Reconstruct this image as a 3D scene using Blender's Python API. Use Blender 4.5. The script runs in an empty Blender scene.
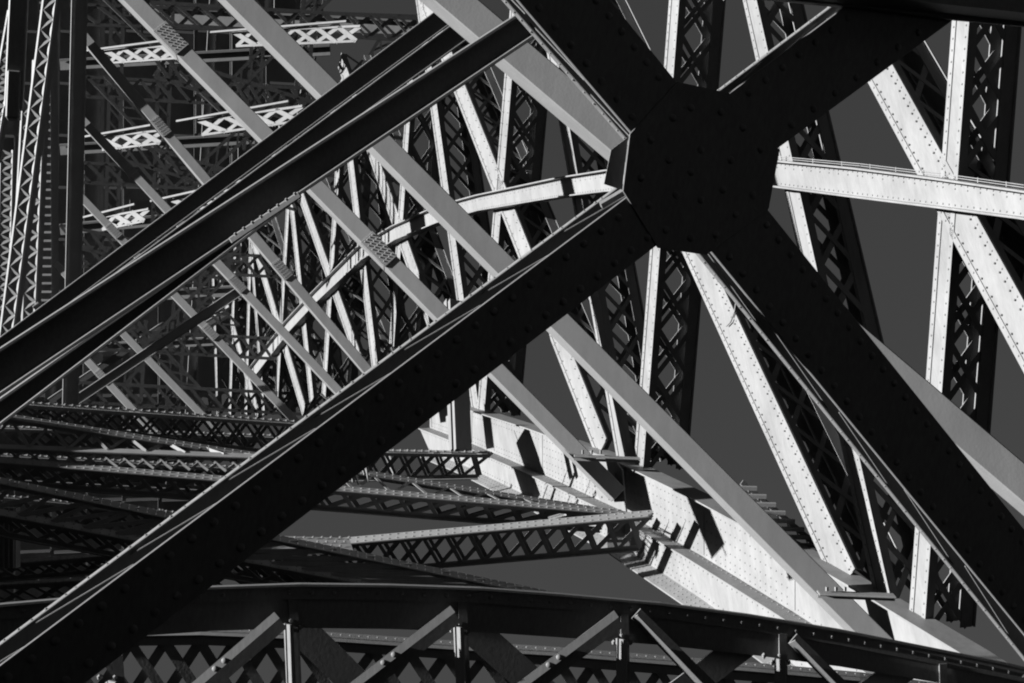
import bpy, bmesh, math, random
from mathutils import Vector, Matrix
random.seed(7)
rad = math.radians
# ------------------------------------------------------------------ camera, sky, sun, exposure
W, H, LENS = 1024, 683, 50.0
F = LENS/36.0*W
PITCH = rad(22)
CAM = Vector((0, 0, 24))
RX = Vector((1, 0, 0)); FW = Vector((0, math.cos(PITCH), math.sin(PITCH))); UP = Vector((0, -math.sin(PITCH), math.cos(PITCH)))
sc = bpy.context.scene
cd = bpy.data.cameras.new('camera'); cd.lens = LENS; cd.sensor_width = 36; cd.clip_start = .1; cd.clip_end = 3000
co = bpy.data.objects.new('camera', cd); sc.collection.objects.link(co)
co.location = CAM; co.rotation_euler = (math.pi/2+PITCH, 0, 0); sc.camera = co

def V(r, u, b): return RX*r + UP*u - FW*b            # right, up, toward the camera
SUN = V(-.935, .235, .222).normalized()               # direction towards the sun
elev = math.asin(SUN.z); azim = math.atan2(SUN.x, SUN.y)
wd = bpy.data.worlds.new('World'); sc.world = wd; wd.use_nodes = True
nt = wd.node_tree; bg = nt.nodes['Background']
sky = nt.nodes.new('ShaderNodeTexSky'); sky.sky_type = 'NISHITA'; sky.sun_disc = False
sky.sun_elevation = elev; sky.sun_rotation = azim; sky.air_density = 1.0; sky.dust_density = .2; sky.altitude = 300
sep = nt.nodes.new('ShaderNodeSeparateColor')        # black-and-white film behind a red filter: only the red of the sky
pw = nt.nodes.new('ShaderNodeMath'); pw.operation = 'POWER'; pw.inputs[1].default_value = .25     # film grading: flat, even tone
ml = nt.nodes.new('ShaderNodeMath'); ml.operation = 'MULTIPLY'; ml.inputs[1].default_value = .345
nt.links.new(sky.outputs[0], sep.inputs[0]); nt.links.new(sep.outputs[0], pw.inputs[0]); nt.links.new(pw.outputs[0], ml.inputs[0]); nt.links.new(ml.outputs[0], bg.inputs[0])
bg.inputs[1].default_value = .05
sl = bpy.data.lights.new('sun', 'SUN'); sl.energy = 5.0; sl.angle = rad(.5); sl.color = (1, 1, 1)
so = bpy.data.objects.new('sun', sl); sc.collection.objects.link(so); so.location = CAM+SUN*40
so.rotation_euler = SUN.to_track_quat('Z', 'Y').to_euler()
vs = sc.view_settings; vs.view_transform = 'Standard'; vs.look = 'None'; vs.gamma = 1; vs.use_curve_mapping = False
vs.exposure = 1.55
sc.cycles.max_bounces = 5; sc.cycles.filter_width = 2.0

# ------------------------------------------------------------------ paint
def paint(name, base, rough=.5, streak=0.0, grain=.25, bump=.25):
    m = bpy.data.materials.new(name); m.use_nodes = True; t = m.node_tree; N = t.nodes; L = t.links
    b = N['Principled BSDF']; b.inputs['Roughness'].default_value = rough; b.inputs['Specular IOR Level'].default_value = .15
    g = N.new('ShaderNodeNewGeometry'); mp = N.new('ShaderNodeMapping'); L.new(g.outputs['Position'], mp.inputs['Vector'])
    mp.inputs['Scale'].default_value = (1, 1, .16)
    n1 = N.new('ShaderNodeTexNoise'); n1.inputs['Scale'].default_value = 5; n1.inputs['Detail'].default_value = 7; n1.inputs['Roughness'].default_value = .65
    L.new(mp.outputs[0], n1.inputs['Vector'])
    n2 = N.new('ShaderNodeTexNoise'); n2.inputs['Scale'].default_value = 1.1; n2.inputs['Detail'].default_value = 5
    L.new(g.outputs['Position'], n2.inputs['Vector'])
    oi = N.new('ShaderNodeObjectInfo')
    def mth(op, a, c):
        q = N.new('ShaderNodeMath'); q.operation = op
        for i, v in enumerate((a, c)):
            if isinstance(v, (int, float)): q.inputs[i].default_value = v
            else: L.new(v, q.inputs[i])
        return q.outputs[0]
    s = mth('MULTIPLY', mth('SUBTRACT', n1.outputs[0], .5), grain*1.3)
    s = mth('ADD', s, mth('MULTIPLY', mth('SUBTRACT', n2.outputs[0], .5), grain))
    s = mth('ADD', s, mth('MULTIPLY', mth('SUBTRACT', oi.outputs['Random'], .5), .1))
    if streak:
        m3 = N.new('ShaderNodeMapping'); m3.inputs['Scale'].default_value = (60, 60, 2.2); L.new(g.outputs['Position'], m3.inputs['Vector'])
        n3 = N.new('ShaderNodeTexNoise'); n3.inputs['Scale'].default_value = 1; n3.inputs['Detail'].default_value = 3; L.new(m3.outputs[0], n3.inputs['Vector'])
        s = mth('ADD', s, mth('MULTIPLY', mth('SUBTRACT', n3.outputs[0], .5), streak))
    v = mth('MULTIPLY', mth('ADD', s, 1.0), base)
    cc = N.new('ShaderNodeCombineColor'); [L.new(v, cc.inputs[i]) for i in range(3)]
    L.new(cc.outputs[0], b.inputs['Base Color'])
    n4 = N.new('ShaderNodeTexNoise'); n4.inputs['Scale'].default_value = 38; n4.inputs['Detail'].default_value = 4; L.new(g.outputs['Position'], n4.inputs['Vector'])
    bp = N.new('ShaderNodeBump'); bp.inputs['Strength'].default_value = bump; bp.inputs['Distance'].default_value = .004
    L.new(n4.outputs[0], bp.inputs['Height']); L.new(bp.outputs[0], b.inputs['Normal'])
    return m
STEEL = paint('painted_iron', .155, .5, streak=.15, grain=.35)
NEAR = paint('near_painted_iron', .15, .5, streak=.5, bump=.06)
PALE = paint('sunlit_painted_iron', .172, .5, streak=.28, grain=.5)  # lighter copy of the iron paint: extra sunlit brightness in the colour

BRACE = paint('brace_painted_iron', .195, .5, streak=.12, grain=.3)

# ------------------------------------------------------------------ helpers
col = sc.collection
WM = {}
def P(px, py, d): return CAM + RX*((px-W/2)/F*d) - UP*((py-H/2)/F*d) + FW*d
def onplane(px, py, p0, n):
    r = P(px, py, 1)-CAM; return CAM + r*((p0-CAM).dot(n)/r.dot(n))
def thing(name, label, cat, loc, group=None):
    o = bpy.data.objects.new(name, None); col.objects.link(o); o.location = loc; o.empty_display_size = .2
    o['label'] = label; o['category'] = cat
    if group: o['group'] = group
    WM[o] = Matrix.Translation(loc); return o
def link(name, me, M, par, stuff=False):
    o = bpy.data.objects.new(name, me); col.objects.link(o); o.parent = par
    o.matrix_parent_inverse = WM[par].inverted(); o.matrix_basis = M; WM[o] = M
    if stuff: o['kind'] = 'stuff'
    return o
_unit = {}
def unit(mat):
    if mat.name not in _unit:
        bm = bmesh.new(); bmesh.ops.create_cube(bm, size=1); me = bpy.data.meshes.new('bar_'+mat.name); bm.to_mesh(me); bm.free(); me.materials.append(mat); _unit[mat.name] = me
    return _unit[mat.name]
def axes(a, b, n):
    x = (b-a).normalized(); z = (n - x*n.dot(x)).normalized(); y = z.cross(x); return x, y, z
def bar(par, name, a, b, w, t, n, mat=None, off=0, side=0, ext=0):
    """straight bar a-b, width w in its face, thickness t along the face normal n (face at the given line, body behind it)"""
    mat = mat or STEEL; x, y, z = axes(a, b, n); c = (a+b)/2 + z*(off-t/2) + y*side; L = (b-a).length+ext
    M = Matrix.Translation(c) @ Matrix((x*L, y*w, z*t)).transposed().to_4x4()
    return link(name, unit(mat), M, par)
def solid(par, name, a, b, w, t, n, mat=None, off=0, side=0, bev=.012):
    """like bar, with its own mesh and softened edges"""
    mat = mat or STEEL; x, y, z = axes(a, b, n); c = (a+b)/2 + z*(off-t/2) + y*side; L = (b-a).length
    bm = bmesh.new(); bmesh.ops.create_cube(bm, size=1)
    for v in bm.verts: v.co = Vector((v.co.x*L, v.co.y*w, v.co.z*t))
    bmesh.ops.bevel(bm, geom=bm.edges[:], offset=min(bev, t*.3, w*.3), segments=1, affect='EDGES')
    me = bpy.data.meshes.new(name); bm.to_mesh(me); bm.free(); me.materials.append(mat)
    return link(name, me, Matrix.Translation(c) @ Matrix((x, y, z)).transposed().to_4x4(), par)
def prism(par, name, pts, t, n, mat=None, bev=0):
    """flat polygon plate of thickness t behind the given points"""
    mat = mat or STEEL; n = n.normalized(); o0 = pts[0]; bm = bmesh.new()
    f = [bm.verts.new(p-o0) for p in pts]; k = [bm.verts.new(p-o0-n*t) for p in pts]; N = len(pts)
    bm.faces.new(f); bm.faces.new(k[::-1])
    for i in range(N): bm.faces.new((f[i], k[i], k[(i+1) % N], f[(i+1) % N]))
    bmesh.ops.recalc_face_normals(bm, faces=bm.faces[:])
    if bev: bmesh.ops.bevel(bm, geom=bm.edges[:], offset=bev, segments=1, affect='EDGES')
    me = bpy.data.meshes.new(name); bm.to_mesh(me); bm.free(); me.materials.append(mat)
    return link(name, me, Matrix.Translation(o0), par)
def ribbon(par, name, top, bot, t, n, mat=None):
    """curved plate between two rails of equal count, thickness t behind"""
    mat = mat or STEEL; n = n.normalized(); o0 = top[0].copy(); bm = bmesh.new()
    A = [[bm.verts.new(p-o0) for p in r] for r in (top, bot, [q-n*t for q in bot], [q-n*t for q in top])]
    for i in range(len(top)-1):
        for j in range(4):
            r, s = A[j], A[(j+1) % 4]; bm.faces.new((r[i], r[i+1], s[i+1], s[i]))
    bm.faces.new([r[0] for r in A]); bm.faces.new([r[-1] for r in A][::-1])
    bmesh.ops.recalc_face_normals(bm, faces=bm.faces[:])
    me = bpy.data.meshes.new(name); bm.to_mesh(me); bm.free(); me.materials.append(mat)
    return link(name, me, Matrix.Translation(o0), par)
def dome(r, mat, seg=10, rings=3, h=.7):
    bm = bmesh.new(); R = []
    for j in range(rings):
        a = j/rings*math.pi/2
        R.append([bm.verts.new((r*math.cos(a)*math.cos(2*math.pi*i/seg), r*math.cos(a)*math.sin(2*math.pi*i/seg), h*r*math.sin(a))) for i in range(seg)])
    T = bm.verts.new((0, 0, h*r))
    for j in range(rings-1):
        for i in range(seg): bm.faces.new((R[j][i], R[j][(i+1) % seg], R[j+1][(i+1) % seg], R[j+1][i]))
    for i in range(seg): bm.faces.new((R[-1][i], R[-1][(i+1) % seg], T))
    for f in bm.faces: f.smooth = True
    me = bpy.data.meshes.new('rivet_head'); bm.to_mesh(me); bm.free(); me.materials.append(mat); return me
def rivets(par, pts, r, n, mat=None, h=.75):
    """many small rivet heads in one mesh"""
    if not pts: return
    mat = mat or STEEL; n = n.normalized(); x = n.orthogonal().normalized(); y = n.cross(x); o0 = pts[0]; vs_, fs = [], []
    for p in pts:
        b = len(vs_); q = p-o0
        for k in range(6):
            a = k*math.pi/3; vs_.append(q + (x*math.cos(a)+y*math.sin(a))*r)
        for k in range(6):
            a = k*math.pi/3; vs_.append(q + (x*math.cos(a)+y*math.sin(a))*r*.6 + n*r*h)
        for k in range(6): fs.append((b+k, b+(k+1) % 6, b+6+(k+1) % 6, b+6+k))
        fs.append(tuple(b+6+k for k in range(6)))
    me = bpy.data.meshes.new('rivets'); me.from_pydata(vs_, [], fs); me.materials.append(mat)
    return link('rivets', me, Matrix.Translation(o0), par, True)
def rows(a, b, n, wid, offs, step, lift=0):
    x, y, z = axes(a, b, n); L = (b-a).length; k = max(2, int(L/step))
    return [a + x*(L*(i+.5)/k) + y*(wid*o) + z*lift for o in offs for i in range(k)]
def lattice(par, A0, A1, B0, B1, n, cells, w, t, mat=None, name='lattice_bar', cross=True):
    for i in range(cells):
        w_, w = w, w*random.uniform(.9, 1.12)
        f, g = i/cells, (i+1)/cells
        if cross or i % 2 == 0: bar(par, name, A0.lerp(A1, f), B0.lerp(B1, g), w, t, n, mat)
        if cross or i % 2 == 1: bar(par, name, B0.lerp(B1, f), A0.lerp(A1, g), w, t, n, mat, off=-t*1.02 if cross else 0)
        w = w_

# ------------------------------------------------------------------ added unseen enclosure around the camera, shading the black cross brace
def slab(name, x0, x1, y0, y1, z0, z1):
    bm = bmesh.new(); bmesh.ops.create_cube(bm, size=1)
    for v in bm.verts: v.co = Vector(((x0+x1)/2+v.co.x*(x1-x0), (y0+y1)/2+v.co.y*(y1-y0), (z0+z1)/2+v.co.z*(z1-z0)))
    me = bpy.data.meshes.new(name); bm.to_mesh(me); bm.free(); me.materials.append(NEAR)
    o = bpy.data.objects.new(name, me); col.objects.link(o); o['kind'] = 'structure'
slab('shade_floor', -6, 6, -6, 2.2, 21.8, 22.0); slab('shade_ceiling', -6.2, 6.2, -6.2, 1.6, 28.5, 28.7)
slab('shade_wall_left', -6.2, -6, -6, 1.8, 22, 27.5); slab('shade_wall_back', -6, 6, -6.2, -6, 22, 28.5); slab('shade_wall_right', 6, 6.2, -6, 1.8, 22, 28.5)

# ================================================================== FACADE of the sunlit pillar (a slanting plane that recedes to the left)
def inv_d(px): return .0172 + 4.53e-5*(px-300)
_a = P(1024, 341.5, 1/inv_d(1024)); _b = P(300, 341.5, 1/inv_d(300)); _c = P(1024, 0, 1/inv_d(1024))
NF = (_a-_b).cross(_c-_a).normalized()
if NF.dot(CAM-_a) < 0: NF = -NF
def PF(px, py, off=0):
    r = P(px, py, 1)-CAM; k = ((_a+NF*off-CAM).dot(NF))/r.dot(NF); return CAM + r*k

def column(name, label, A, B, wpx, D=1.0, pitch=.75, cat='column', bw=.105, group='lattice members of the sunlit pillar', mat=None, off=0, riv=True, webs=(1, -1)):
    a, b = PF(*A, off), PF(*B, off); x = (b-a).normalized(); m = ((A[0]+B[0])/2, (A[1]+B[1])/2)
    hv = PF(m[0]+wpx/2, m[1], off)-PF(m[0]-wpx/2, m[1], off); w = hv.cross(x).length
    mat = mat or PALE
    t = thing(name, label, cat, b, group); x, y, z = axes(a, b, NF)
    L = (b-a).length
    bar(t, 'front_plate', a, b, w, .025, NF, mat)
    bar(t, 'back_plate', a, b, w, .025, NF, mat, off=-D)
    e = min(.1, w*.24)
    for s in (1, -1):
        bar(t, 'edge_angle', a, b, e, .02, NF, mat, off=.018, side=s*(w/2-e/2))
    for s in webs:
        sd = s*(w/2-.022); ln = y*s
        # chords of the lattice web, legs along the depth
        bar(t, 'web_chord', a-z*.095+y*sd, b-z*.095+y*sd, .135, .018, ln, mat)
        bar(t, 'web_chord', a-z*(D-.14)+y*sd, b-z*(D-.14)+y*sd, .22, .018, ln, mat)
        n = max(2, round(L/pitch))
        lattice(t, a-z*.12+y*(sd*.97), b-z*.12+y*(sd*.97), a-z*(D-.12)+y*(sd*.97), b-z*(D-.12)+y*(sd*.97), ln, n, bw, .014, mat)
    if riv:
        step = .17 if m[0] > 600 else .3
        rivets(t, rows(a, b, NF, w, (-.4, -.28, .28, .4) if w > .5 else (-.36, .36), step, .018), .019, NF, mat)
    return t

# posts and diagonals, right to left: (name, label, top px, bottom px, flange px width, depth, pitch)
cols = [
 ('lattice_post', 'tall white lattice post crossing the walkway girder at the right edge', (964, -15), (917, 628), 17, .95, .72),
 ('lattice_diagonal', 'broad white riveted diagonal running off the right edge below the walkway', (835, -10), (1137, 542), 38, .95, .75),
 ('lattice_post', 'lattice post leaning right, passing behind the black gusset to the sunlit girder', (747, -15), (884, 600), 15, 1.0, .78),
 ('lattice_diagonal', 'white riveted diagonal emerging right of the black gusset with a dangling wire', (565, -30), (846, 580), 25, 1.0, .8),
 ('lattice_post', 'slim white lattice post rising left of the black gusset to the top edge', (676, -15), (639, 468), 10, 1.05, .82),
 ('lattice_post', 'white lattice post with pale crossed bars below the black brace', (543, 0), (623, 460), 10, 1.05, .8),
 ('lattice_diagonal', 'white lattice diagonal meeting the slim post at the curved walkway girder', (420, -12), (602, 448), 15, 1.05, .85),
 ('lattice_post', 'slim white post meeting a diagonal on the curved girder left of the gusset', (516, -10), (481, 414), 7.5, 1.05, .85),
 ('lattice_post', 'thin lattice post descending behind the first broad grey brace', (418, -10), (476, 410), 7, 1.1, .9),
 ('lattice_diagonal', 'white narrow diagonal crossing the curved girder under the crossing dark beams', (340, 60), (436, 335), 9.5, 1.1, 1.0),
 ('lattice_post', 'thin white post beside the narrow diagonal left of the first grey brace', (412, 60), (392, 345), 5, 1.1, 1.0),
 ('lattice_post', 'thin bright post ending at the upper edge of the black brace', (341, 80), (375, 365), 6, 1.2, 1.1),
 ('lattice_diagonal', 'short bright diagonal between the second and third grey braces', (278, 130), (360, 362), 7, 1.2, 1.2),
 ('lattice_post', 'thin bright post between second and third grey braces', (342, 100), (324, 395), 4.2, 1.2, 1.2),
 ('lattice_post', 'thin far post just left of the crossing with the third grey brace', (284, 130), (312, 400), 4.2, 1.3, 1.3),
 ('lattice_diagonal', 'far slim bright diagonal between the third and fourth grey braces', (238, 190), (304, 410), 5.5, 1.3, 1.4),
 ('lattice_post', 'far thin post between third and fourth grey braces', (291, 160), (276, 412), 3.2, 1.3, 1.4),
 ('lattice_post', 'far thin bright post under the fourth grey brace', (251, 230), (246, 414), 2.6, 1.4, 1.6),
 ('lattice_post', 'farthest thin post left of the dark horizontal trusses end', (250, 230), (264, 414), 2.4, 1.4, 1.6),
 ('lattice_post', 'thin far post left of the fan, between fifth and fourth grey braces', (236, 225), (230, 414), 2.4, 1.5, 1.8),
 ('lattice_post', 'outermost thin far post of the fan, beside the fifth grey brace', (212, 240), (218, 414), 2.2, 1.5, 1.8),
 ('lattice_diagonal', 'farthest dim diagonal behind the fifth grey brace', (205, 230), (258, 414), 4.2, 1.4, 1.6),
]
for nm, lb, A, B, wp, D, pt in cols:
    column(nm, lb, A, B, wp, D, pt*1.25)

wire_pts = [(722, 262), (726, 272), (732, 285), (736, 300), (734, 312), (730, 322), (726, 326)]
wo = [o for o in bpy.data.objects if o.get('label', '').endswith('dangling wire')][0]
for p, q in zip(wire_pts, wire_pts[1:]): bar(wo, 'wire', PF(*p, .06), PF(*q, .06), .022, .022, NF, NEAR, ext=.01)

# curved walkway girder H1
top = [(250, 370), (287, 322), (315, 292), (360, 247), (395, 226), (440, 206), (480, 195), (560, 178), (610, 170), (690, 163), (775, 160), (860, 168), (940, 178), (1024, 190), (1070, 197), (1260, 227)]
bot = [(254, 381), (292, 332), (320, 302), (365, 260), (399, 240), (441, 223), (482, 211), (560, 198), (610, 192), (690, 188), (775, 187), (860, 198), (940, 208), (1024, 219), (1070, 226), (1260, 258)]
wg = thing('walkway_girder', 'long white riveted girder curving across behind the black gusset', 'girder', PF(1024, 219))
for i in range(len(top)-1):
    ribbon(wg, 'web_plate', [PF(*top[i], .16), PF(*top[i+1], .16)], [PF(*bot[i], .16), PF(*bot[i+1], .16)], .025, NF, PALE)
    a, b = PF(*top[i], .16), PF(*top[i+1], .16); c, d = PF(*bot[i], .16), PF(*bot[i+1], .16)
    bar(wg, 'top_flange', a, b, .30, .03, UP, PALE, side=0)
    bar(wg, 'bottom_flange', c, d, .30, .03, -UP, PALE)
    if top[i][0] > 380:
        pts = []
        for (p, q, s) in ((a, b, -1), (c, d, 1)):
            k = int((b-a).length/.13)
            pts += [p.lerp(q, (j+.5)/k) + UP*(s*.07) for j in range(k)]
            if s < 0: pts += [p.lerp(q, (j+.5)/k) - UP*.0 - UP*(.13) for j in range(0, k, 2)]
        rivets(wg, [p+NF*.001 for p in pts], .017, NF, PALE)
hr = thing('handrail', 'thin handrail wires and stanchions along the top of the white walkway girder', 'handrail', PF(1024, 188))
for i in range(10, 14):
    a, b = PF(*top[i], .02), PF(*top[i+1], .02)
    for h in (.035, .07):
        bar(hr, 'rail', a+UP*h, b+UP*h, .011, .011, NF, PALE, ext=.02)
    k = 3
    for j in range(k):
        p = a.lerp(b, (j+.4)/k); bar(hr, 'stanchion', p, p+UP*.085, .016, .016, NF, PALE)

# stepped sunlit box girder G at the foot of the facade
gt = [(430, 396), (470, 408), (540, 430), (622, 460), (700, 497), (790, 545), (881, 597), (976, 654), (1040, 696)]
gm = [(430, 428), (470, 443), (540, 473), (622, 511), (700, 555), (790, 610), (881, 668), (976, 735), (1040, 785)]
gb = [(430, 452), (470, 468), (540, 502), (622, 546), (700, 598), (790, 662), (881, 728), (976, 800), (1040, 860)]
g = thing('box_girder', 'sunlit stepped box girder covered in rivets, descending to the right', 'girder', PF(790, 640))
O1, O2, O3 = .1, .42, .75
for i in range(len(gt)-1):
    a, b = PF(*gt[i], O1), PF(*gt[i+1], O1); c, d = PF(*gm[i], O1), PF(*gm[i+1], O1)
    ribbon(g, 'upper_web_panel', [a, b], [c, d], .04, NF, PALE)
    bar(g, 'top_flange', a+UP*.02, b+UP*.02, .5, .03, UP, PALE, side=0)
    c2, d2 = c+NF*(O2-O1), d+NF*(O2-O1); e, f = PF(*gb[i], O2), PF(*gb[i+1], O2)
    ribbon(g, 'ledge_plate', [c+UP*.004, d+UP*.004], [c2+NF*.05+UP*.004, d2+NF*.05+UP*.004], .03, UP, PALE)
    ribbon(g, 'lower_web_panel', [c2-UP*.027, d2-UP*.027], [e, f], .04, NF, PALE)
    e2, f2 = e+NF*(O3-O2), f+NF*(O3-O2)
    ribbon(g, 'bottom_flange', [e, f], [e2-UP*.12, f2-UP*.12], .03, UP, PALE)
    pts = []; n = max(3, int((b-a).length/.17))
    for j in range(n):
        u = (j+.5)/n; pa, pc = a.lerp(b, u), c.lerp(d, u); pe, pf = c2.lerp(d2, u), e.lerp(f, u)
        rr = (.08, .2, .36, .52, .68, .82, .93) if 2 <= i <= 4 else (.1, .22, .8, .92)
        if i >= 5: rr = (.1, .92)
        pts += [pa.lerp(pc, k) for k in rr] + [pe.lerp(pf, k) for k in ((.12, .3, .5, .7, .88) if 2 <= i <= 3 else (.12, .85))]
        if j == 0: bar(g, 'cover_strip', pa-UP*.06+NF*.012, pc+UP*.04+NF*.012, .16, .012, NF, PALE)
    rivets(g, pts, .018, NF, PALE)
    rivets(g, [e.lerp(e2-UP*.12, k).lerp(f.lerp(f2-UP*.12, k), (j+.5)/n) for j in range(n) for k in (.2, .5, .8)], .018, UP, PALE)
    rivets(g, [c.lerp(c2, k).lerp(d.lerp(d2, k), (j+.5)/n)+UP*.005 for j in range(n) for k in (.25,)], .018, UP, PALE)
t = thing('node_gusset', 'grey riveted gusset plate where a brace meets the box girder', 'plate', PF(600, 505, .5))
gq = [PF(578, 452, .47), PF(612, 456, .47), PF(622, 470, .47), PF(626, 513, .47), PF(600, 500, .47)]
prism(t, 'plate', gq, .03, NF); rivets(t, [PF(595+u*7, 468+v*9+u*2, .472) for u in range(4) for v in range(4)], .03, NF)
# landing plates under the posts and a run of stair treads
for lb, x0, x1, y, dpt in (('thin white landing plate under the right lattice posts', 818, 895, 592, 22), ('thin landing plate under the central white posts', 574, 640, 455, 31)):
    t = thing('landing_plate', lb, 'plate', P(x0, y, dpt))
    solid(t, 'plate', P(x0, y, dpt-1.1), P(x1, y+3, dpt-1.1), .2, .03, V(0, 1, .12), PALE)
    bar(t, 'edge_lip', P(x0, y+4, dpt-1.1), P(x1, y+7, dpt-1.1), .06, .02, V(0, .1, 1), PALE)
    for k in range(3):
        px = x0+8+k*9; bar(t, 'bolt', P(px, y-5, dpt-1.1), P(px, y-1, dpt-1.1), .035, .035, NF, PALE)
st = thing('stair_flight', 'small flight of dark stair treads between grey brace and white diagonal', 'stairs', P(760, 520, 24))
for k in range(9):
    x, y = 733+k*9.5, 489+k*8.2
    bar(st, 'tread', P(x-14, y-1, 25.2), P(x+24, y, 25.2), .07, .05, V(.1, -.3, .95), STEEL)
    if k: bar(st, 'baluster', P(x+6, y-9, 25.3), P(x+9, y, 25.3), .02, .02, V(0, 0, 1), STEEL)
bar(st, 'stringer', P(720, 484, 25.4), P(818, 566, 25.4), .1, .04, V(.3, .3, .9), STEEL); bar(st, 'stringer', P(742, 482, 25.6), P(835, 560, 25.6), .1, .04, V(.3, .3, .9), STEEL)

# ================================================================== long grey diagonal braces
ROLL = rad(11)
def brace(label, A, B, wA, wB, dA, dB, th, splices=(), roll=ROLL, name='diagonal_brace'):
    """A, B: pixel positions of the lower-left edge; widths are horizontal"""
    a, b = P(A[0]+wA/2, A[1], dA), P(B[0]+wB/2, B[1], dB)
    x = (b-a).normalized(); w = ((P(A[0]+wA, A[1], dA)-P(A[0], A[1], dA)).cross(x).length + (P(B[0]+wB, B[1], dB)-P(B[0], B[1], dB)).cross(x).length)/2
    e = x.cross(V(0, 0, 1));  e = e if e.dot(V(1, 1, 0)) > 0 else -e
    n = V(0, 0, 1)*math.cos(roll) + e*math.sin(roll)
    t = thing(name, label, 'brace', b, 'parallel grey diagonal braces')
    solid(t, 'box_section', a, b, w, th, n, BRACE, bev=.014)
    for s in splices:
        p, q = a.lerp(b, s-.018), a.lerp(b, s+.018)
        L = w*2.1; mid = a.lerp(b, s); p, q = mid-x*L/2, mid+x*L/2
        o = solid(t, 'splice_plate', p, q, w*1.06, .03, n, BRACE, off=.028, bev=.004)
        rivets(o, rows(p, q, n, w, (-.32, -.1, .12, .34), w*.30, .028), w*.062, n, BRACE, h=1.1)
        bar(t, 'joint_cover', q, q+x*w*.12, w*1.07, .035, n, BRACE, off=.034)
        sn = -axes(a, b, n)[1] if axes(a, b, n)[1].dot(V(1, 1, 0)) > 0 else axes(a, b, n)[1]
        k0 = mid + sn*(w*.53) - axes(a, b, n)[2]*th*.5
        o = bar(t, 'side_splice', k0-x*L/2, k0+x*L/2, th*.7, .02, sn, BRACE)
    return t
brace('broadest grey brace, passing behind the black gusset to the right edge', (395, -30), (1330, 763), 52, 47, 14.9, 13.8, .30)
brace('long grey brace in front of the walkway girder, running down to the box girder', (200, -25), (900, 679), 30, 34, 23.6, 22.4, .42)
brace('grey brace from top edge to the sunlit girder, with a riveted splice at each crossing', (93, -30), (609, 494), 22, 22, 32, 30.3, .5, (.135, .545))
brace('third grey brace, its splice below the dark diagonal beams', (77, 35), (385, 398), 12.5, 13, 42, 41, .5, (.255, .65), rad(10.5))
brace('fourth grey brace, ending above the black brace at the dark trusses', (73, 115), (335, 394), 10, 13.5, 42, 41, .5, (.19, .61), rad(10.5))
brace('fifth grey brace, ending on the top of the dark trusses', (70, 190), (300, 432), 9.5, 12, 44, 43.2, .5, (.17, .59), rad(10.5))
brace('sixth grey brace, short, under the dark beams at left', (50, 263), (215, 434), 9.5, 11, 44.3, 43.6, .5, (.20,), rad(10.5))
brace('lowest and shortest grey brace at the left', (30, 304), (150, 434), 9.5, 11, 44.3, 43.6, .5, (.56,), rad(10.5))

t = thing('dark_upright', 'dark box upright at the upper ends of the left grey braces', 'post', P(66, 420, 44.5))
solid(t, 'box_section', P(80, -20, 41.4), P(70, 425, 41.4), .46, .5, V(.3, -.1, .95)); bar(t, 'cover_plate', P(80, -20, 41.4), P(70, 425, 41.4), .25, .03, V(.3, -.1, .95), off=.028)
# ================================================================== dark beams climbing to the right
def ibeam(label, u0, u1, l0, l1, dA, dB, rollv, flange=.14, lip=.05, name='rolled_beam', group='dark beams climbing to the right', mat=None):
    if u0[0] < -30: u0, l0 = [(p[0]-200, p[1]+200*(p[1]-q[1])/(q[0]-p[0])) for p, q in ((u0, u1), (l0, l1))]
    a0, a1, b0, b1 = P(*u0, dA), P(*u1, dB), P(*l0, dA), P(*l1, dB); a, b = (a0+b0)/2, (a1+b1)/2
    mat = mat or NEAR; x, y, z = axes(a, b, rollv); t = thing(name, label, 'beam', a, group)
    def onto(p): r = p-CAM; return CAM + r*((a-CAM).dot(z)/r.dot(z))
    a0, a1, b0, b1 = map(onto, (a0, a1, b0, b1))
    prism(t, 'web', [a0-z*lip, a1-z*lip, b1-z*lip, b0-z*lip], .02, z, mat)
    for p, q, s, nm in ((a0, a1, 1, 'upper_flange'), (b0, b1, -1, 'lower_flange')):
        x2, y2, z2 = axes(p, q, rollv); solid(t, nm, p, q, .022, flange, z2, mat, bev=.004)
    return t
RV = V(.22, -.15, .96)
ibeam('widest black beam climbing from the left edge to the upper black brace', (-40, 376), (528, 9), (-40, 421), (546, 28), 8.2, 8.2, RV, .05, .04)
mb = [o for o in bpy.data.objects if o.get('label', '').startswith('widest black beam')][0]
rivets(mb, [P(236+i*8.5, 235-i*5.75, 8.14) for i in range(8)], .012, V(-.5, .72, .48), STEEL, h=1.2)
solid(mb, 'flange_splice', P(230, 241, 8.17), P(300, 194, 8.17), .04, .02, V(-.1, -.1, 1), STEEL)
ibeam('upper thin black beam at the top of the crossing beams', (-40, 368), (446, 4), (-40, 384), (458, 18), 17.2, 17.2, RV, .05, .025)
ibeam('middle black beam between the widest beam and the upper thin one', (-40, 389), (470, 12), (-40, 403), (480, 30), 16.6, 16.6, RV, .05, .025)
ibeam('tapering black beam just below the widest dark beam at left', (-40, 428), (300, 191), (-40, 455), (300, 196), 8.8, 8.6, RV, .045, .035)
ibeam('thin dark strut crossing in front of the lower grey braces at left', (66, 402), (244, 283), (70, 410), (248, 291), 42.6, 42.2, RV, .08, .03, mat=STEEL)

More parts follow.
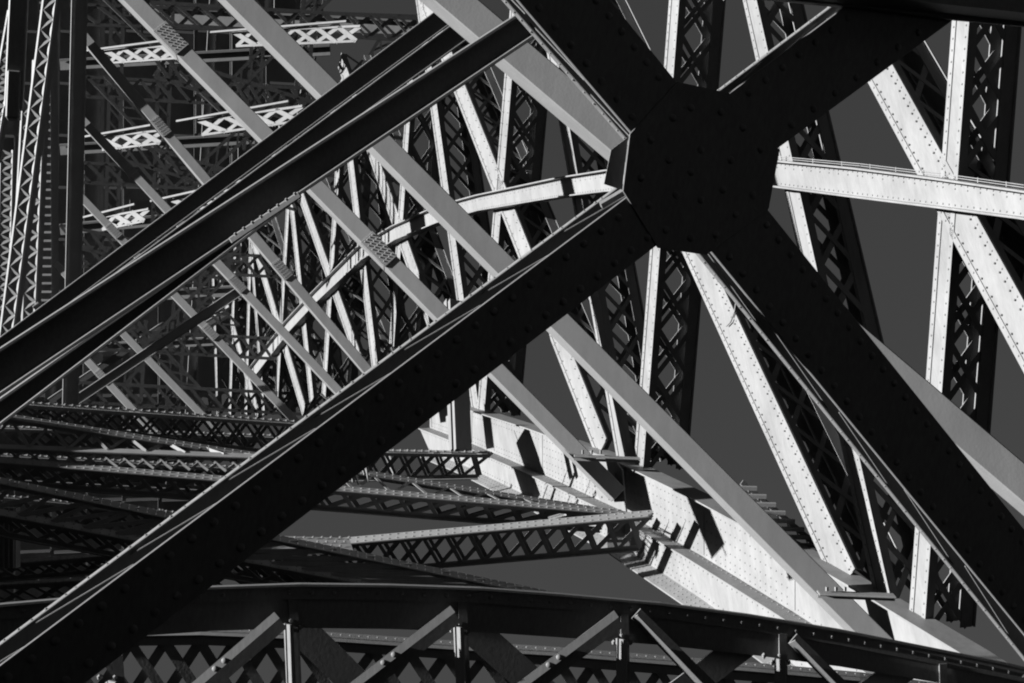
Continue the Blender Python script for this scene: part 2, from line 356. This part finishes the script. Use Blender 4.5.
# ================================================================== near black cross brace
TX = math.tan(rad(23)); D0 = 6.2
def dX(px): return D0/(1-TX*(px-W/2)/F)
NX = V(math.sin(rad(23)), 0, math.cos(rad(23)))
def PX(px, py, off=0):
    return P(px, py, dX(px)) + NX*off
RIV = dome(.0185, NEAR, h=.52)
xb = thing('cross_brace', 'huge black riveted cross brace filling the foreground', 'brace', PX(0, 690))
def limb(label, e0, e1, f0, f1, o0, o1, lace, rim_side=True):
    """front plate between edge e (lit side) and edge f; o: pixel offset of the rear frame"""
    p = [PX(*e0), PX(*e1), PX(*f1), PX(*f0)]
    pl = prism(xb, 'front_plate', p, .014, NX, NEAR, bev=.003); pl['label'] = label
    dep = .2
    def back(q, o): return P(q[0]+o[0], q[1]+o[1], dX(q[0])+dep)
    E0, E1 = back(e0, o0), back(e1, o1); F0, F1 = back(f0, o0), back(f1, o1)
    prism(xb, 'rear_plate', [E0, E1, F1, F0], .012, NX, NEAR)
    en = (E0+E1-F0-F1).normalized()
    solid(xb, 'rear_edge_angle', E0-NX*.005, E1-NX*.005, .03, .012, en+NX*.12, NEAR, off=.012, bev=.003)
    bar(xb, 'front_edge_angle', p[0]-NX*.02, p[1]-NX*.02, .006, .006, en, NEAR, off=-.004)
    n = max(3, int(lace*.6))
    for i in range(n):
        q, r = p[0].lerp(p[1], (i+.08)/n)-NX*.04, E0.lerp(E1, (i+.98)/n)
        bar(xb, 'lacing_bar', q, r, .006, .004, en, NEAR, off=-.012 if i % 2 else -.003)
    rivets(xb, [E0.lerp(E1, (i+random.uniform(.2, .8))/(lace*4)) + en*(.009+random.uniform(0, .004)) for i in range(lace*4)], .0075, en, NEAR)
    # rivet rows
    L = (p[1]-p[0]).length; k = int(L/.105)
    c = [p[0], p[1]], [p[3], p[2]]
    for j, (s0, s1, o_) in enumerate(((p[0], p[1], p[3]), (p[3], p[2], p[0]))):
        inn = (o_-s0).normalized()*.056
        for i in range(k):
            q = s0.lerp(s1, (i+.5)/k)+inn
            zz = NX; xx = zz.orthogonal().normalized(); yy = zz.cross(xx)
            link('rivet', RIV, Matrix.Translation(q) @ Matrix((xx, yy, zz)).transposed().to_4x4() @ Matrix.Rotation(random.random()*6, 4, 'Z'), pl)
limb('long lower-left limb of the black cross', (640, 187), (-60, 710), (660, 243), (-10, 756), (-8, -8), (-17, -6), 14)
limb('upper-left limb of the black cross', (646, 150), (473, -52), (698, 108), (560, -62), (-5, 4), (-7, 5), 5)
limb('upper-right limb of the black cross reaching the overhead girder', (715, 104), (880, -20), (766, 157), (975, 4), (-7, -3), (-7, -3), 6)
limb('lower-right limb of the black cross leaving at the right edge', (700, 238), (1240, 898), (757, 196), (1240, 798), (-9, 4), (-13, 10), 15)
gus = [(629, 134), (677, 82), (728, 93), (779, 150), (768, 209), (706, 255), (657, 248), (622, 191)]
gp = prism(xb, 'gusset_plate', [PX(*q, .008) for q in gus], .007, NX, NEAR, bev=.002); gp['label'] = 'black eight-sided gusset plate at the crossing'
# folded side plate of the gusset seen at its left
prism(xb, 'side_plate', [P(628, 137, dX(628)+.05), P(622, 190, dX(622)+.05), P(604, 184, dX(622)+.015), P(611, 150, dX(628)+.015)], .003, V(.35, -.1, .9), NEAR)
bar(xb, 'side_plate_lip', P(622, 190, dX(622)+.02), P(600, 203, dX(600)+.05), .02, .03, V(-.5, .5, .7), NEAR)
for (x, y) in [(650, 140), (672, 118), (690, 108), (720, 112), (742, 128), (760, 150), (640, 178), (752, 195), (735, 215), (715, 235), (690, 238), (665, 230), (648, 205), (668, 160), (700, 150), (730, 160), (675, 195), (700, 200), (722, 190), (690, 172)]:
    q = PX(x, y, .0085); xx = NX.orthogonal().normalized()
    link('rivet', RIV, Matrix.Translation(q) @ Matrix((xx, NX.cross(xx), NX)).transposed().to_4x4(), gp)
# overhead girder
og = thing('overhead_girder', 'black girder crossing the upper right corner', 'girder', P(900, 0, 6.4))
pr = [(700, -8), (757, 0), (841, 8), (950, 22), (1300, 54), (1300, -70), (700, -110)]
prism(og, 'web_plate', [PX(*q, .05) for q in pr], .02, NX, NEAR, bev=.003)
bar(og, 'bottom_flange', PX(700, -8, .1), PX(1300, 54, .1), .25, .02, -UP, NEAR)

# ================================================================== dark box trusses spreading left from the sunlit girder
NT = V(.04, -.58, .81)
def truss(label, back, front, bottom, db, df, cells, cap=.16, zig=0, w=.07, barmat=None, fl=.10, caplit=True):
    """back/front/bottom: ((x,y),(x,y)) pixel lines; db, df: (left depth, right depth)"""
    def ex(l): (x0, y0), (x1, y1) = l; return ((x0-170, y0-170*(y1-y0)/(x1-x0)), (x1, y1))
    if front[0][0] == -30:
        L0 = front[1][0]+30; cells = round(cells*(L0+170)/L0); zig = round(zig*(L0+170)/L0); front, bottom = ex(front), ex(bottom); back = ex(back) if back else None
    t = thing('lattice_truss', label, 'truss', P(*front[1], df[1]), 'dark lattice trusses spreading to the left')
    f1 = P(*front[1], df[1]); f0, b0, b1 = (onplane(*q, f1, NT) for q in (front[0], bottom[0], bottom[1]))
    bar(t, 'front_chord_cap', f0, f1, cap, .025, V(-.05, .92, .4), BRACE)
    k = int((f1-f0).length/.16)
    rivets(t, rows(f0, f1, V(-.05, .92, .4), cap, (-.3, .3), .16, .001), .02, V(-.05, .92, .4), BRACE)
    bar(t, 'front_chord_web', f0-UP*(.05+fl/2), f1-UP*(.05+fl/2), fl, .02, NT, STEEL)
    bar(t, 'bottom_chord', b0, b1, fl*1.4, .02, NT, STEEL); bar(t, 'bottom_chord_leg', b0-UP*fl*.5-FW*.02, b1-UP*fl*.5-FW*.02, .06, .02, V(.2, -.9, .4), STEEL)
    lattice(t, f0-UP*.06, f1-UP*.06, b0, b1, NT, cells, w, .012, STEEL)
    rear = FW*.45+RX*.05
    lattice(t, f0-UP*.06+rear, f1-UP*.06+rear, b0+rear, b1+rear, NT, cells, w, .012, STEEL, name='rear_lattice_bar')
    if back:
        c1 = P(*back[1], db[1]); c0 = onplane(*back[0], c1, NT)
        bar(t, 'back_chord_cap', c0, c1, cap, .025, V(-.05, .92, .4), BRACE); bar(t, 'back_chord_web', c0-UP*.09, c1-UP*.09, .1, .02, NT, STEEL)
        rivets(t, rows(c0, c1, V(-.05, .92, .4), cap, (-.3, .3), .16, .001), .02, V(-.05, .92, .4), BRACE)
        nz = (c1-c0).cross(f0-c0).normalized(); nz = nz if nz.dot(UP) > 0 else -nz
        if zig: lattice(t, c0, c1, f0, f1, nz, zig, .075, .014, PALE, name='lacing_bar', cross=False)
    return t
truss('uppermost dark truss with a row of crossed bars at left', None, ((-30, 398), (350, 425)), ((-30, 412), (350, 464)), None, (31, 31), 17, .05)
truss('short dark truss right of the black brace with a pale top line', None, ((325, 449), (490, 452)), ((325, 480), (478, 477)), None, (33, 33), 9, .08)
truss('long dark truss with two sunlit chords meeting the box girder', ((-30, 410), (640, 516)), ((-30, 457), (622, 512)), ((-30, 480), (600, 530)), (29.6, 29.6), (28.8, 28.6), 22, .2, 0, .085)
def lacing(t, b0, b1, f0, f1, db, df, n):
    c1 = P(622, 512, df); g1 = P(640, 516, db); q = [onplane(*b0, g1, NT), onplane(*b1, g1, NT), onplane(*f0, c1, NT), onplane(*f1, c1, NT)]
    nz = (q[1]-q[0]).cross(q[2]-q[0]).normalized(); nz = nz if nz.dot(UP) > 0 else -nz
    lattice(t, *q, nz, n, .06, .014, STEEL, name='lacing_bar', cross=False); return q
main = [o for o in bpy.data.objects if o.get('label', '').startswith('long dark truss with two')][0]
lacing(main, (335, 469), (560, 504), (335, 488), (560, 507), 29.6, 28.6, 12)
t = thing('lattice_truss', 'short tapering sunlit truss left of the black brace, its two chords meeting', 'truss', P(262, 452, 29), 'dark lattice trusses spreading to the left')
q = lacing(t, (-30, 413), (262, 457), (-30, 445), (262, 456), 29.6, 29.0, 15); bar(t, 'front_chord_cap', q[2], q[3], .17, .025, V(-.05, .92, .4), BRACE); bar(t, 'front_chord_web', q[2]-UP*.09, q[3]-UP*.09, .1, .02, NT)
lattice(t, q[2]-UP*.06, q[3]-UP*.06, q[2]-UP*.32, q[3]-UP*.32, NT, 16, .06, .012)
truss('lower dark truss sloping down behind the curved rib', ((-30, 474), (575, 599)), ((-30, 506), (420, 592)), ((-30, 528), (420, 612)), (28, 27), (27.4, 26.4), 16, .2, 28, .085)
truss('truss rising to the right toward the box girder below the others', None, ((240, 550), (652, 513)), ((240, 583), (640, 548)), None, (27, 28), 18, .24, 0, .08)
truss('small dim truss at the left above the curved rib', None, ((-30, 565), (170, 549)), ((-30, 582), (170, 566)), None, (30, 30), 9, .14)
truss('dim horizontal truss behind the lowest left corner', None, ((-30, 585), (260, 570)), ((-30, 606), (260, 596)), None, (31, 31), 9, .12)
t = thing('gusset_plate', 'sunlit riveted gusset plate emerging below the black brace', 'plate', P(300, 548, 27))
gq = [P(255, 556, 26.3), P(285, 536, 27.3), P(350, 541, 27.3), P(356, 556, 26.4), P(300, 552, 26.2)]
gn = V(-.1, .85, .5); prism(t, 'plate', [P(255, 553, 26.4), P(284, 536, 27.4), P(349, 538, 27.4), P(354, 553, 26.4)], .03, gn)
rivets(t, [P(264+u*9+v*4.4, 550-v*4.2, 26.5+v*.26)+gn*.001 for u in range(9) for v in range(4)], .028, gn)
for i, lb in enumerate(('shaded end bracket left of the node on the box girder', 'dark vertical plate beneath the riveted gusset plate')):
    x0, x1, y0, y1, d = ((606, 632, 522, 548, 28.9), (280, 340, 556, 600, 27.2))[i]
    t = thing('end_bracket', lb, 'bracket', P(x0, y1, d)); bar(t, 'plate', P((x0+x1)/2, y0, d), P((x0+x1)/2, y1, d), (x1-x0)/F*d*.9, .03, NT)
    bar(t, 'stiffener', P(x1-5, y0+3, d-.04), P(x1-5, y1-3, d-.04), .07, .03, NT)
for i, (lb, A, B, C, D_, d, n) in enumerate((('dim lattice girder deep behind the left trusses, uppermost of three', (-30, 425), (300, 436), (-30, 447), (300, 458), 35, 14), ('dim lattice girder deep behind the left trusses, middle of three', (-30, 452), (300, 470), (-30, 476), (300, 494), 36, 13),
        ('dim lattice girder deep behind the left trusses, lowest of three', (-30, 492), (260, 520), (-30, 520), (260, 545), 36, 11))):
    truss(lb, None, (A, B), (C, D_), None, (d, d), n, .06, 0, .11)
# pale block at left edge
t = thing('pale_pier', 'pale ribbed plate post at the left edge below the trusses', 'post', P(5, 566, 26)); bar(t, 'plate', P(-5, 508, 26.6), P(-5, 568, 26.6), .8, .2, V(-.1, 0, 1), STEEL)
for k in range(4): bar(t, 'rib', P(-2+k*5, 508, 26.5), P(-2+k*5, 568, 26.5), .025, .03, V(-.1, 0, 1), STEEL)
for lb, A, B, w in (('added shadow plate behind the black brace, standing on the truss chords', (345, 396, 27.0), (367, 473, 25.9), .62), ('added shadow plate behind the black brace, second from the right', (360, 402, 29.2), (376, 452, 28.8), .45), ('broad added shadow plate behind the black brace', (361, 396, 35.5), (393, 472, 34.1), .95),
                    ('added shadow plate behind the black brace, beside the broad one', (372, 376, 38.1), (385, 424, 37.8), .6), ('added shadow plate behind the black brace, nearest of its row', (346, 418, 23.6), (356, 480, 23.2), .6)):
    t = thing('shadow_plate', lb, 'post', P(*B), 'added shadow plates behind the black brace'); a, b = P(*A), P(*B)
    bar(t, 'web', a, b, w, .02, -RX); bar(t, 'flange', a-FW*(w/2), b-FW*(w/2), .05, .02, V(.6, 0, .8)); bar(t, 'flange', a+FW*(w/2), b+FW*(w/2), .05, .02, V(.6, 0, .8))  # plates added out of sight to cast shadow bands on the box girder
# dark post left of the sunlit girder
t = thing('dark_post', 'dark plate post with a pale edge at the left end of the box girder', 'post', P(450, 460, 31.5))
bar(t, 'face', P(456, 300, 35), P(462, 450, 33), .5, .2, V(.35, 0, .94), STEEL); bar(t, 'edge_strip', P(449, 300, 34.7), P(455, 450, 32.7), .16, .1, NF, PALE)

# ================================================================== curved rib across the bottom
NA = V(math.sin(rad(12.3)), 0, math.cos(rad(12.3))); DA = 9.0
def tilt(d, px): return d/(1-math.tan(rad(12.3))*(px-W/2)/F)
at = [(-240, 632), (-40, 608), (62, 599), (140, 592), (212, 587), (300, 584), (390, 585), (480, 588), (560, 594), (660, 603), (750, 615), (840, 630), (920, 646), (1000, 662), (1060, 676), (1160, 702), (1260, 732)]
def PA(px, py, off=0): return P(px, py, tilt(DA, px)) + NA*off
ab = [(x, y+(44 if x < 520 else 44-.012*(x-520)*1.2)-(0 if x < 700 else (x-700)*.02)) for x, y in at]
ar = thing('curved_rib', 'black curved rib with vertical and diagonal stiffeners along the bottom edge', 'arch', PA(0, 650))
for i in range(len(at)-1):
    a, b, c, d = PA(*at[i]), PA(*at[i+1]), PA(*ab[i]), PA(*ab[i+1])
    ribbon(ar, 'web_plate', [a, b], [c, d], .02, NA, NEAR)
    m0, m1 = (at[i][0], at[i][1]+15), (at[i+1][0], at[i+1][1]+15)
    ribbon(ar, 'top_flange_angle', [PA(*at[i], .012), PA(*at[i+1], .012)], [PA(*m0, .012), PA(*m1, .012)], .012, NA, NEAR)
    ribbon(ar, 'top_flange', [a+NA*.03+UP*.004, b+NA*.03+UP*.004], [a-NA*.03+UP*.004, b-NA*.03+UP*.004], .014, UP, NEAR)
    n = max(2, int((b-a).length/.115))
    rivets(ar, [PA(at[i][0]+(at[i+1][0]-at[i][0])*(j+.5)/n, at[i][1]+(at[i+1][1]-at[i][1])*(j+.5)/n+8, .012) for j in range(n)], .014, NA, NEAR)
def ytop(x):
    for (x0, y0), (x1, y1) in zip(at, at[1:]):
        if x0 <= x <= x1: return y0+(y1-y0)*(x-x0)/(x1-x0)
for i, x in enumerate((112, 287, 456, 618, 776, 936)):
    y = ytop(x)+14 if x > 200 else 655; x2 = x+(4 if x < 500 else 0)
    s = (bar(ar, 'stiffener_leg', PA(x+6, y, .016), PA(x2+8, 730, .016), .055, .014, NA, NEAR))
    bar(ar, 'stiffener_fin', PA(x, y+24, .06), PA(x2+1, 730, .06), .085, .012, V(-.72, .05, .69), NEAR)
    rivets(ar, [PA(x-12+k*8, y+22+(k % 2)*7, .004) for k in range(4)], .02, NA, NEAR)
for (x0, y0, x1, y1) in ((276, 612, 160, 712), (450, 606, 320, 706), (612, 611, 485, 706), (630, 614, 724, 712), (786, 639, 860, 716), (470, 628, 585, 730), (300, 632, 400, 730), (766, 640, 670, 712), (930, 664, 860, 712)):
    lit = (x1 < x0 and x0 < 620) or x0 in (630, 786)
    if lit:
        up = x1 < x0
        bar(ar, 'diagonal_angle', PA(x0, y0, .10), PA(x1, y1, .10), .05, .012, V(-.04, .1, 1) if up else V(-.6, -.1, .79), NEAR)
        bar(ar, 'diagonal_leg', PA(x0+(6 if up else 4), y0+9*(1 if up else -.2), .05), PA(x1+(6 if up else 9), y1+9*(1 if up else -.2), .05), .085, .012, NA, NEAR)
        if up:
            for k in (.45, .53): link('rivet', RIV, Matrix.Translation(PA(x0+(x1-x0)*k, y0+(y1-y0)*k, .10)) @ V(-.12, .2, .97).to_track_quat('Z', 'Y').to_matrix().to_4x4(), ar)
    else:
        bar(ar, 'diagonal_plate', PA(x0, y0, -.15), PA(x1, y1, -.15), .19, .014, NA, NEAR)
# second rib behind
rr = thing('rear_rib', 'rear curved lattice rib with sunlit top seen through the black curved rib', 'arch', P(560, 690, 13))
rt = [(60, 632), (200, 630), (300, 634), (446, 644), (560, 651), (660, 659), (760, 667), (860, 676), (960, 690)]
for (x0, y0), (x1, y1) in zip(rt, rt[1:]):
    a, b = P(x0, y0, tilt(13, x0)), P(x1, y1, tilt(13, x1))
    ribbon(rr, 'top_cap', [P(x0, y0-4, tilt(13.25, x0)), P(x1, y1-4, tilt(13.25, x1))], [P(x0, y0+5, tilt(13.0, x0)), P(x1, y1+5, tilt(13.0, x1))], .02, V(0, .86, .5), STEEL)
    ribbon(rr, 'chord_web', [P(x0, y0+6, tilt(13.02, x0)), P(x1, y1+6, tilt(13.02, x1))], [P(x0, y0+15, tilt(13.02, x0)), P(x1, y1+15, tilt(13.02, x1))], .02, NA, STEEL)
    n = max(2, round((x1-x0)/36))
    lattice(rr, P(x0, y0+12, tilt(13.03, x0)), P(x1, y1+12, tilt(13.03, x1)), P(x0, y0+64, tilt(13.03, x0)), P(x1, y1+64, tilt(13.03, x1)), NA, n, .085, .014, STEEL)
    lattice(rr, P(x0, y0+12, tilt(13.6, x0)), P(x1, y1+12, tilt(13.6, x1)), P(x0, y0+64, tilt(13.6, x0)), P(x1, y1+64, tilt(13.6, x1)), NA, n, .085, .014, STEEL, name='rear_lattice_bar')
    k = max(2, int((x1-x0)/9))
    rivets(rr, [P(x0+(x1-x0)*(j+.5)/k, y0+(y1-y0)*(j+.5)/k-1, tilt(13.1, x0+(x1-x0)*(j+.5)/k))+UP*.006 for j in range(k)], .012, V(0, .86, .5))

# ================================================================== far pillar at the left
NB = V(-.38, .2, .9); ND = V(.32, -.05, .95); NDIM = V(.2, -.02, .98)
def far_girder(label, A, B, h, d, lit, cells, w=.09, group='far girders of the left pillar', top=True, mat=None):
    """lattice girder; A, B: left and right ends of its upper edge; h: pixel height"""
    n = NB if lit else NDIM
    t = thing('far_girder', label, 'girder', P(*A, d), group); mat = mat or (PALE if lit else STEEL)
    a = P(*A, d); b, c, e = (onplane(*q, a, n) for q in (B, (A[0]+4, A[1]+h), (B[0]-4, B[1]+h)))
    ch = h/F*d*.16
    bar(t, 'top_chord', a, b, ch, .05, n, mat); bar(t, 'bottom_chord', c, e, ch, .05, n, mat)
    lattice(t, a, b, c, e, n, cells, w, .03, mat)
    if top: bar(t, 'top_ledge', onplane(A[0]-22, A[1]+1, a+n*.2, n), onplane(B[0]-14, B[1]-5, a+n*.2, n), .07, .07, NB, PALE)
    return t
FD = 70
LD = 52
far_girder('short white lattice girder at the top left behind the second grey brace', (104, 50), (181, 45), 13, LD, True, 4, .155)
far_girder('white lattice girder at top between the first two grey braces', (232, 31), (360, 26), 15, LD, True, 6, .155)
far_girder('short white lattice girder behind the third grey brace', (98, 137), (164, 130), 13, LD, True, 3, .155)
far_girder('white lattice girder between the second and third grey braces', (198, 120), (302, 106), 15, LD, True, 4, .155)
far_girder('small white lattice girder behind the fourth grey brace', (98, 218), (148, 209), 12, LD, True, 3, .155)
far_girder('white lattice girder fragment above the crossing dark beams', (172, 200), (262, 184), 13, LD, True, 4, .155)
k = 0
dk = ('first', 'second', 'third', 'fourth', 'fifth', 'sixth', 'seventh', 'eighth', 'ninth', 'tenth', 'eleventh', 'twelfth')
for y in (-6, 66, 152, 236, 318, 372):
    far_girder(f'dim lattice girder, {dk[k]} down of the far left pillar', (70, y+10), (470 if y < 40 else 340, y+24), 20, 60, False, 16, .13, top=False); k += 1
for i, (A, B, h, lb) in enumerate((((150, 52), (345, 112), 24, 'dark sagging lattice band under the top white girder'), ((120, 140), (300, 190), 20, 'dark sagging lattice band under the middle white girder'),
                     ((150, 2), (440, 20), 22, 'dark deck edge along the top edge between the grey braces'), ((60, 225), (240, 262), 20, 'dark sagging lattice band beside the small white girder'))):
    far_girder(lb, A, B, h, 56.5, False, 12, .12, top=False)
for i, (x0, y0, x1, y1, w, lb) in enumerate(((105, -10, 240, 120, 14, 'dim lattice strut slanting down behind the top left white girder'), (100, 80, 215, 200, 13, 'dim lattice strut slanting down behind the middle white girder'), (330, -10, 225, 95, 13, 'dim lattice strut slanting left behind the first grey brace'), (285, 95, 180, 190, 12, 'dim lattice strut slanting left above the dark beams'),
        (140, 235, 235, 330, 12, 'dim lattice strut under the dark beams at left'), (245, 250, 120, 380, 12, 'dim lattice strut crossing behind the lower grey braces'), (110, 300, 215, 412, 11, 'dim lattice strut reaching the dark trusses'), (385, 40, 330, 135, 11, 'dim lattice strut behind the crossing beams'))):
    t = thing('far_strut', lb, 'strut', P(x1, y1, 58), 'dim slanting struts of the far pillar'); a = P(x0, y0, 58.5+.3*i)
    dx, dy = x1-x0, y1-y0; L_ = math.hypot(dx, dy); ox, oy = -dy/L_*w/2, dx/L_*w/2
    q = [onplane(x0+ox, y0+oy, a, NDIM), onplane(x1+ox, y1+oy, a, NDIM), onplane(x0-ox, y0-oy, a, NDIM), onplane(x1-ox, y1-oy, a, NDIM)]
    bar(t, 'rail', q[0], q[1], .13, .1, NDIM); bar(t, 'rail', q[2], q[3], .13, .1, NDIM); lattice(t, *q, NDIM, int(L_/14), .08, .03)
for i, (x0, x1, y0, y1, lb) in enumerate(((118, 112, -15, 215, 'dim far lattice upright just right of the dark box upright'), (168, 158, -15, 235, 'dim far lattice upright behind the third grey brace'), (262, 250, -15, 150, 'dim far lattice upright between the white girders'), (310, 300, -15, 120, 'dim far lattice upright behind the first brace at the top'), (180, 172, 300, 415, 'dim far lattice upright above the dark trusses'), (140, 134, 320, 415, 'short dim far lattice upright by the sixth brace'))):
    t = thing('far_upright', lb, 'column', P(x1, y1, 63), 'dim lattice uprights of the far pillar'); a = P(x0-6, y0, 63+.4*i); q = [a] + [onplane(*c, a, NDIM) for c in ((x1-6, y1), (x0+6, y0), (x1+6, y1))]
    bar(t, 'rail', q[0], q[1], .16, .1, NDIM); bar(t, 'rail', q[2], q[3], .16, .1, NDIM); lattice(t, *q, NDIM, int((y1-y0)/13), .09, .03)
# beams: dark solid members of the far pillar
for i, (x0, y0, x1, y1, w, lb) in enumerate(((60, 65, 330, 50, .5, 'dark far beam under the top white girders'), (60, 150, 300, 136, .5, 'dark far beam under the middle white girders'), (60, 230, 250, 212, .5, 'dark far beam under the lowest white girder'),
        (150, 14, 450, 30, .8, 'thick dark far beam running along the top edge'), (60, 300, 260, 290, .5, 'dark far beam behind the crossing beams'), (60, 350, 240, 340, .4, 'dark far beam above the dark trusses'), (200, 330, 300, 270, .4, 'dark far strut rising right under the fourth brace'),
        (50, 402, 165, 325, .35, 'dark far strut rising right under the lowest brace'), (95, -5, 92, 420, .9, 'dark far upright of the left pillar'), (55, -5, 50, 400, .5, 'dark far upright beside the pale ladders'), (215, -5, 190, 420, .5, 'dark far upright behind the second brace'), (320, -5, 300, 130, .5, 'dark far upright at the top behind the first brace'))):
    t = thing('far_beam', lb, 'beam', P(x1, y1, FD-2), 'far dark beams'); d = FD-1+i*.35
    bar(t, 'web', P(x0, y0, d), P(x1, y1, d), w, .2, ND); bar(t, 'flange', P(x0, y0, d-.12), P(x1, y1, d-.12), w*.2, .12, V(.2, -.3, .93), side=w*.45)
# lift shaft cladding behind
ls = thing('lift_shaft', 'dark panelled shaft deep inside the left pillar', 'shaft', P(150, 430, 82))
for i in range(9):
    for j in range(12):
        x0, y0 = -20+i*36, -20+j*52
        if x0 > 232 and y0 > 130 or x0 > 160 and y0 > 390: continue
        a, b = P(x0+17, y0+1, 80+.2*((i+j) % 2)), P(x0+17, y0+50, 80+.2*((i+j) % 2)); bar(ls, 'panel', a, b, 1.9, .1, ND)
        if (i*3+j*5) % 4 == 0: bar(ls, 'window_frame', P(x0+17, y0+12, 79.6), P(x0+17, y0+36, 79.6), 1.2, .15, ND)
for i in range(10): bar(ls, 'mullion', P(-20+i*36, -20, 79.8), P(-20+i*36, 600 if i < 6 else 400 if i < 8 else 130, 79.8), .22, .06, ND)
# added unseen wall at the left, its top shaped to shade the truss ends
def add_shade_wall(name, x, y0, prof):
    n = len(prof); q = []
    for dx in (0, -.15):
        q += [CAM+RX*(x+dx)+FW*d+UP*y0 for d, y in prof] + [CAM+RX*(x+dx)+FW*d+UP*y for d, y in prof]
    f = []
    for i in range(n-1): f += [(i, i+1, n+i+1, n+i), (2*n+i, 3*n+i, 3*n+i+1, 2*n+i+1), (n+i, n+i+1, 3*n+i+1, 3*n+i), (i, 2*n+i, 2*n+i+1, i+1)]
    f += [(0, n, 3*n, 2*n), (n-1, 3*n-1, 4*n-1, 2*n-1)]
    me = bpy.data.meshes.new(name); me.from_pydata(q, [], f); me.materials.append(STEEL)
    o = bpy.data.objects.new(name, me); col.objects.link(o); o['kind'] = 'structure'
add_shade_wall('truss_shade_wall', -11.2, -8, [(19, -1.9), (24.05, -1.86), (24.13, -1.815), (24.2, -1.815), (24.3, -1.95), (24.6, -2.2), (26.3, -2.1), (26.67, -1.69), (26.85, -1.0), (26.95, -.91), (27.1, -1.2), (27.4, -1.6), (31, -1.6)])
# pale ladders on the far left
for i, (x0, y0, x1, y1, lb) in enumerate(((50, -10, 4, 345, 'pale zigzag ladder column at the far left edge'), (39, 60, 26, 360, 'second pale zigzag ladder column from the left edge'), (45, -10, 47, 330, 'dim rung ladder column right of the pale ladders'), (14, 10, -12, 160, 'pale zigzag column cut by the left edge'), (28, 100, 14, 350, 'third pale zigzag ladder column, between its two neighbours'), (6, 150, 2, 340, 'low pale zigzag column at the left edge'))):
    t = thing('ladder_column', lb, 'column', P(x1, y1, 44), 'ladder columns at the left edge'); d = 44+i*.8; n = V(-.55, 0, .83) if i != 2 else ND
    hw = 6
    a0, a1, b0, b1 = P(x0-hw, y0, d), P(x1-hw, y1, d), P(x0+hw, y0, d), P(x1+hw, y1, d)
    bar(t, 'rail', a0, a1, .08, .08, n); bar(t, 'rail', b0, b1, .08, .08, n)
    if i == 2:
        for k in range(40): bar(t, 'rung', a0.lerp(a1, (k+.5)/40), b0.lerp(b1, (k+.5)/40), .07, .03, n)
    else: lattice(t, a0, a1, b0, b1, n, 36, .09, .03, cross=False, name='lacing_bar')
    bar(t, 'backing_plate', (a0+b0)/2+FW*.4, (a1+b1)/2+FW*.4, .5, .03, ND)
t = thing('dark_upright', 'black upright at the upper left edge in front of the pale ladders', 'post', P(12, 120, 12))
solid(t, 'shaft', P(19, -20, 12), P(13, 108, 12), .15, .15, V(.25, 0, .97), NEAR); solid(t, 'foot_block', P(14, 70, 11.95), P(12, 118, 11.95), .11, .2, V(.25, -.1, .97), NEAR)
